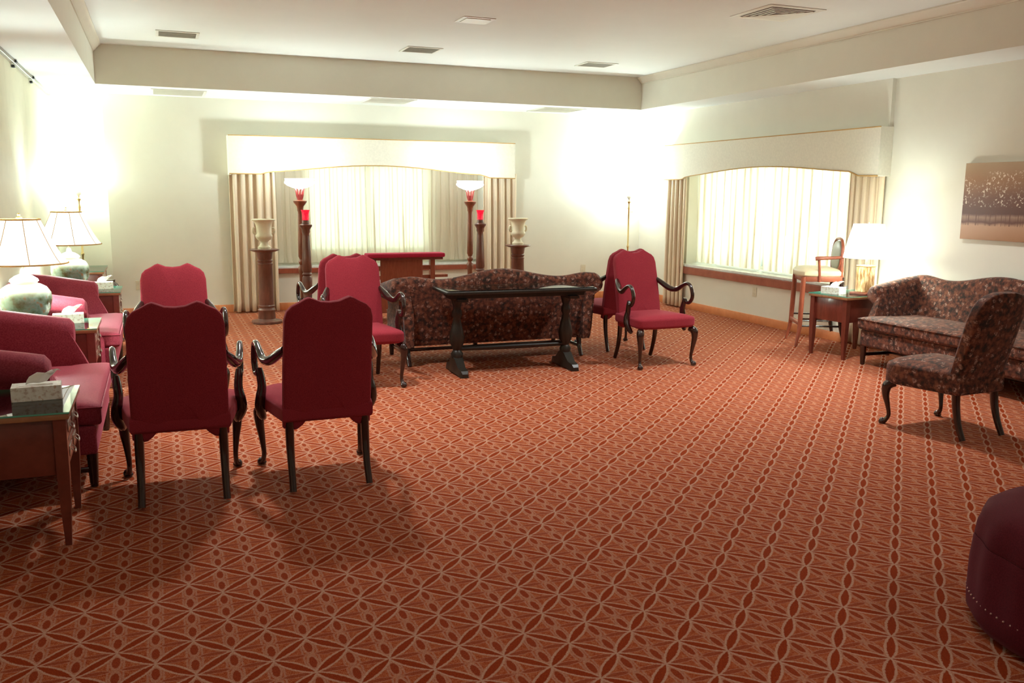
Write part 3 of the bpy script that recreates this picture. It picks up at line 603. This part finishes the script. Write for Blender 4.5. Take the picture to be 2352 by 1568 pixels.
box('base', 'cherry_wood', t, -.10, .10, -.10, .10, 0, .02, bev=.004); box('amber_box', 'amber_lacquer', t, -.064, .064, -.064, .064, .02, .275, bev=.006); box('cap', 'brass', t, -.068, .068, -.068, .068, .275, .29, bev=.003)
tube('stem', 'brass', t, [(0, 0, .28, .012), (0, 0, .36, .010), (0, 0, .72, .005)], sm=False)
bm = bmesh.new(); loft(bm, [[(rr*math.cos(2*PI*i/48), rr*math.sin(2*PI*i/48), z) for i in range(48)] for rr, z in ((.225, .365), (.19, .53), (.145, .70))], caps=False); sh = finish('lamp_shade', bm, 'lit_drum_shade', t)
bm = bmesh.new()
for k in range(3):
    a = 2*PI*k/3; add_tube(bm, [(0, 0, .69, .002), (.146*math.cos(a), .146*math.sin(a), .695, .002)], seg=5, sm=False)
finish('spider', bm, 'brass', sh)
lathe('bulb', 'bulb_glow', t, [(.012, .45), (.03, .48), (.034, .51), (.02, .55), (.004, .56)], 16); point('bulb_light', (0, .045, .52), BULB*.5, .05, t)
# ---------------- floor torchieres ----------------
def brass_lamp(label, loc):
    t = thing('floor_lamp', label, 'lamp', loc, 0, 'slim brass floor lamps')
    lathe('base', 'brass', t, [(.13, 0), (.135, .012), (.12, .022), (.05, .035), (.02, .05), (.014, .07)], 32)
    lathe('pole', 'brass', t, [(.013, .06), (.013, .80), (.02, .81), (.02, .83), (.013, .84), (.013, 1.38), (.022, 1.40), (.014, 1.43), (.010, 1.47), (.030, 1.50), (.032, 1.505), (.010, 1.52), (.012, 1.55)], 20)
    lathe('socket_cup', 'porcelain_lid', t, [(.012, 1.54), (.03, 1.555), (.045, 1.58), (.05, 1.60)], 20)
    tube('switch_knob', 'brass', t, [(.01, -.01, 1.35, .004), (.05, -.02, 1.35, .004), (.055, -.02, 1.35, .007)], sm=False)
    bm = bmesh.new(); loft(bm, [[(rr*math.cos(2*PI*i/36), rr*math.sin(2*PI*i/36), z) for i in range(36)] for rr, z in ((.04, 1.60), (.09, 1.615), (.135, 1.65), (.16, 1.70))], caps=False); finish('glass_bowl', bm, 'lit_glass_bowl', t)
    lathe('bulb', 'bulb_glow', t, [(.012, 1.60), (.03, 1.63), (.034, 1.66), (.02, 1.69), (.004, 1.70)], 16)
    point('bulb_light', (0, 0, 1.74), TORCH, .06, t); return t
bl = brass_lamp('slim brass floor lamp glowing in the corner between back and right walls', (6.72, 12.12, 0))
dup(bl, (-.905, 12.44, 0), 0, 'slim brass floor lamp glowing in the far left corner behind the jar lamps')
def wood_torch(label, loc):
    t = thing('torchiere', label, 'lamp', loc, 0, 'carved wooden torchieres')
    lathe('base', 'stand_wood', t, [(.15, 0), (.155, .02), (.14, .045), (.06, .07), (.045, .10)], 32)
    pr = [(.045, .09), (.05, .12), (.035, .16), (.03, .22), (.036, .56), (.046, .62), (.046, .66), (.028, .69), (.040, .72), (.040, .74), (.026, .76), (.043, .80), (.040, 1.0), (.034, 1.32), (.032, 1.36), (.040, 1.38), (.040, 1.40), (.045, 1.43), (.075, 1.47), (.085, 1.485), (.085, 1.50), (.04, 1.51)]
    lathe('column', 'stand_wood', t, pr, 12)
    bm = bmesh.new()
    for k in range(8):
        a = 2*PI*k/8; add_tube(bm, [(.022*math.cos(a), .022*math.sin(a), 1.50, .006), (.040*math.cos(a), .040*math.sin(a), 1.56, .007), (.046*math.cos(a), .046*math.sin(a), 1.61, .007), (.060*math.cos(a), .060*math.sin(a), 1.655, .006)], seg=6, n_=3)
    add_lathe(bm, [(.03, 1.50), (.036, 1.55), (.034, 1.58)], 12); finish('tulip_holder', bm, 'rose_metal', t)
    bm = bmesh.new(); loft(bm, [[(rr*(1+.012*math.cos(12*th))*math.cos(th), rr*(1+.012*math.cos(12*th))*math.sin(th), z) for th in [2*PI*i/72 for i in range(72)]] for rr, z in ((.04, 1.650), (.09, 1.665), (.15, 1.69), (.185, 1.72), (.182, 1.74), (.172, 1.752), (.180, 1.775))], caps=False); finish('glass_bowl', bm, 'lit_glass_bowl', t)
    lathe('bulb', 'bulb_glow', t, [(.012, 1.64), (.03, 1.67), (.034, 1.70), (.02, 1.74), (.004, 1.75)], 16)
    point('bulb_light', (0, 0, 1.80), TORCH*.5, .06, t); return t
plain('rose_metal', (.45, .08, .08), .35, .5, var=.1)
wt = wood_torch('tall wooden torchiere with white glass bowl at the left of the back window', (1.685, 11.55, 0))
dup(wt, (3.955, 11.55, 0), 0, 'tall wooden torchiere with white glass bowl at the right of the back window')
def candle_stand(label, loc):
    t = thing('candle_stand', label, 'candle stand', loc, 0, 'wooden candle stands with ruby glass')
    lathe('base', 'walnut_turned', t, [(.13, 0), (.135, .02), (.12, .045), (.06, .06), (.05, .10)], 32)
    lathe('column', 'walnut_turned', t, [(.05, .09), (.062, .14), (.062, .20), (.05, .24), (.062, .50), (.062, .56), (.05, .58), (.062, .60), (.050, .62), (.060, .65), (.056, .80), (.046, 1.06), (.043, 1.10), (.052, 1.12), (.052, 1.15), (.062, 1.17), (.078, 1.19), (.080, 1.21), (.05, 1.225)], 10)
    lathe('candle_cup', 'walnut_turned', t, [(.03, 1.22), (.045, 1.225), (.042, 1.265)], 20)
    bm = bmesh.new(); loft(bm, [[(rr*math.cos(2*PI*i/28), rr*math.sin(2*PI*i/28), z) for i in range(28)] for rr, z in ((.030, 1.262), (.042, 1.27), (.042, 1.34), (.047, 1.37), (.056, 1.392), (.053, 1.392), (.044, 1.37), (.039, 1.34), (.039, 1.275))], caps=True); finish('ruby_glass_cup', bm, 'ruby_glass', t); return t
cs = candle_stand('short turned candle stand with ruby glass, in front of the left torchiere', (1.697, 11.22, 0))
dup(cs, (3.985, 11.22, 0), 0, 'short turned candle stand with ruby glass, beside the right torchiere')
# ---------------- pedestals and urns ----------------
def pedestal(label, loc):
    t = thing('pedestal', label, 'pedestal', loc, 0, 'turned column pedestals')
    lathe('base', 'walnut_turned', t, [(.175, 0), (.185, .008), (.183, .028), (.165, .036), (.12, .042), (.108, .055)], 40)
    lathe('column', 'walnut_turned', t, [(.104, .05), (.106, .075), (.100, .135), (.106, .15), (.108, .165), (.096, .178), (.092, .19), (.104, .205), (.104, .217), (.090, .228), (.090, .50), (.087, .715), (.092, .725), (.092, .735), (.078, .745), (.090, .76), (.092, .775), (.078, .785), (.088, .80), (.094, .85), (.098, .88)], 32)
    lathe('top_disc', 'walnut_turned', t, [(.10, .875), (.135, .885), (.175, .90), (.18, .908), (.175, .915)], 40); return t
pd = pedestal('dark turned column pedestal with white urn, left of the back window', (1.20, 11.30, 0))
dup(pd, (4.62, 11.45, 0), 0, 'dark turned column pedestal with white urn, right of the back window')
def urn(label, loc):
    t = thing('urn', label, 'urn', loc, 0, 'white stone urns')
    lathe('body', 'stone_urn', t, [(.078, 0), (.08, .025), (.065, .035), (.05, .055), (.042, .075), (.05, .095), (.08, .115), (.100, .145), (.102, .165), (.092, .185), (.090, .20), (.088, .25), (.098, .30), (.115, .335), (.140, .35), (.142, .362), (.125, .365), (.10, .33), (.08, .24)], 40)
    for s in (-1, 1): tube('handle', 'stone_urn', t, [(s*.088, 0, .185, .012), (s*.115, 0, .19, .013), (s*.128, 0, .22, .013), (s*.118, 0, .255, .012), (s*.10, 0, .25, .009)])
    return t
ur = urn('white stone urn standing on the left pedestal', (1.20, 11.30, .915)); dup(ur, (4.62, 11.45, .915), 0, 'white stone urn standing on the right pedestal')
# ---------------- kneeler ----------------
t = thing('kneeler', 'wooden prayer kneeler with red padded top in front of the back window', 'kneeler', (2.86, 10.85, 0))
box('padded_top', 'pad_velvet', t, -.50, .49, -.11, .11, .815, .868, bev=.018, seg=4); box('top_rail', 'cherry_wood', t, -.475, .465, -.09, .09, .785, .815)
box('front_panel', 'red_wood', t, -.32, .22, -.015, .015, .12, .785)
for x in (-.41, .345): box('post', 'red_wood', t, x-.03, x+.03, -.04, .04, 0, .785)
for z in (.69, .57):
    for x0, x1 in ((-.38, -.32), (.22, .315)): box('rung', 'red_wood', t, x0, x1, -.012, .012, z-.03, z+.02, bev=.003)
box('side_ledge', 'red_wood', t, .376, .55, -.02, .20, .555, .59)
box('kneeling_board', 'red_wood', t, -.45, .40, .04, .40, .16, .20); box('knee_pad', 'pad_velvet', t, -.44, .39, .12, .39, .20, .25, bev=.015, seg=3)
# ---------------- sofa table ----------------
t = thing('sofa_table', 'long dark trestle table with glossy top behind the central sofa', 'table', (3.01, 7.50, 0), R(-2))
box('tabletop', 'ebony_table', t, -.72, .70, -.26, .26, .735, .765, bev=.008, seg=3); box('glass_top', 'table_glass', t, -.70, .68, -.245, .245, .7655, .773, bev=.002); box('apron', 'ebony_table', t, -.64, .62, -.16, .16, .69, .735)
for x in (-.56, .50):
    ft = bmesh.new()
    sec = [(-.26, .035, .03), (-.24, .06, .04), (-.15, .075, .045), (-.06, .14, .05), (0, .16, .055), (.06, .14, .05), (.15, .075, .045), (.24, .06, .04), (.26, .035, .03)]
    loft(ft, [[(x+a*w, y, b) for a, b in ((-1, 0.012 if abs(y) < .2 else 0), (1, 0.012 if abs(y) < .2 else 0), (.8, zt), (-.8, zt))] for y, zt, w in sec]); finish('foot', ft, 'ebony_table', t, angle=30)
    p_ = bmesh.new(); add_lathe(p_, [(.05, .14), (.055, .18), (.035, .21), (.06, .27), (.068, .33), (.05, .42), (.032, .50), (.045, .53), (.045, .56), (.032, .59), (.05, .66), (.055, .69)], 20, x); finish('pedestal_post', p_, 'ebony_table', t)
    box('bracket', 'ebony_table', t, x-.05, x+.05, -.20, .20, .665, .692)
tube('stretcher', 'ebony_table', t, [(-.54, 0, .22, .018), (-.03, 0, .22, .024), (.48, 0, .22, .018)])
# ---------------- bar stool ----------------
rz = math.atan2(.46, -.89)-PI/2
t = thing('bar_stool', 'tall wooden bar stool with cream seat and arms, in front of right window', 'stool', (6.70, 7.79, 0), rz)
for sx_ in (-1, 1):
    tube('leg', 'red_wood', t, [(sx_*.215, .205, .75, .026), (sx_*.222, .215, .40, .027), (sx_*.235, .222, .20, .023), (sx_*.262, .258, .003, .015)], seg=8)
    tube('leg', 'dark_mahogany', t, [(sx_*.20, -.20, .75, .026), (sx_*.205, -.205, .40, .027), (sx_*.22, -.215, .20, .023), (sx_*.25, -.265, .003, .015)], seg=8)
    tube('back_post', 'red_wood', t, [(sx_*.20, -.195, .66, .020), (sx_*.195, -.19, .85, .018), (sx_*.19, -.19, .98, .016)], seg=8)
    if sx_ > 0: continue
    ar = tube('armrest', 'red_wood', t, [(sx_*.195, -.20, .965, .016), (sx_*.225, -.08, .958, .018), (sx_*.245, .05, .955, .021), (sx_*.240, .10, .948, .021)], flat=1.0)
    tube('arm_post', 'red_wood', ar, [(sx_*.235, .06, .945, .015), (sx_*.235, .05, .83, .014), (sx_*.225, .04, .70, .017)], seg=8)
bm = bmesh.new()
add_box(bm, -.215, .215, .19, .215, .700, .758, bev=.004); add_box(bm, -.205, .205, -.215, -.19, .700, .758, bev=.004); add_box(bm, -.225, -.20, -.2, .2, .700, .758, bev=.004); add_box(bm, .20, .225, -.2, .2, .700, .758, bev=.004); finish('seat_rail', bm, 'red_wood', t)
ol = [(.21, -.21), (.225, -.05), (.24, .10), (.235, .20), (.19, .24), (.09, .255), (0, .258)]; ol = ol+[(-a, b) for a, b in reversed(ol[:-1])]
plain('cream_leather', (.72, .62, .42), .45, var=.06, vs_=10); plain('sage_leather', (.34, .34, .26), .4, var=.08, vs_=10)
bm = bmesh.new(); puff(bm, ol, .752, .822, lambda a, b, d: (a, b, d), 0, .035, .022); finish('seat', bm, 'cream_leather', t)
ov = [(.195*math.copysign(abs(math.cos(a))**.8, math.cos(a)), .97+.185*math.copysign(abs(math.sin(a))**.75, math.sin(a))) for a in [2*PI*k/40 for k in range(40)]]
bm = bmesh.new(); puff(bm, [(a*.86, .975+(b-.97)*.84) for a, b in ov], -.012, .022, lambda a, b, d: (a, -.17+d-(b-.8)*.08, b), .01, .015, .01); finish('back_pad', bm, 'sage_leather', t)
bm = bmesh.new(); add_tube(bm, [(a, -.17-(b-.8)*.08, b, .016) for a, b in ov]+[(ov[0][0], -.17-(ov[0][1]-.8)*.08, ov[0][1], .016)], seg=8, sm=False); finish('back_frame', bm, 'red_wood', t)
for z, a0 in ((.22, .0), (.30, 0)):
    bm = bmesh.new(); 
    for s in (-1, 1): add_tube(bm, [(s*.225, .21, z, .010), (s*.215, -.215, z, .010)], seg=8, sm=False)
    finish('side_rung', bm, 'dark_mahogany', t)
bm = bmesh.new(); add_box(bm, -.235, .235, .205, .235, .225, .265, bev=.006); finish('footrest', bm, 'red_wood', t)
bm = bmesh.new(); add_tube(bm, [(-.22, -.21, .34, .010), (.22, -.21, .34, .010)], seg=8, sm=False); finish('back_rung', bm, 'dark_mahogany', t)
# ---------------- tissue boxes ----------------
def tissue_box(label, loc, rz, full=True):
    t = thing('tissue_box', label, 'tissue box', loc, rz, 'tissue boxes'); box('carton', 'tissue_box_print', t, -.105, .105, -.06, .06, 0, .068, bev=.002)
    bm = bmesh.new()
    L = []
    for k, (w, h_, sh_) in enumerate([(.05, .069, 0), (.055, .085, .01), (.06, .10, .025), (.05, .118, .05), (.03, .112, .08)]):
        L.append([(-w*.9+sh_+w*1.8*i/10, .006*math.sin(i*.8+k*.5)*(1+.3*k)+.006*k, h_+.003*math.sin(i*.6+k*.8)+.012*i/10) for i in range(11)])
    loft(bm, L, caps=False, closed=False); o = finish('tissue_sheet', bm, 'tissue', t); md = o.modifiers.new('thickness', 'SOLIDIFY'); md.thickness = .002
    box('opening', 'tissue', t, -.07, .07, -.03, .03, .0685, .0695, bev=0); return t
tb = tissue_box('tissue box with a pulled-up tissue on the nearest end table at left', (-.575, 4.64, .63), R(4))
dup(tb, (-.66, 7.32, .63), R(4), 'tissue box on the end table between the red loveseats')
dup(tb, (-.56, 9.82, .63), R(2), 'tissue box with a pulled-up tissue on the far left end table')
dup(tb, (6.33, 7.13, .635), R(-75), 'tissue box on the end table below the square-based lamp')
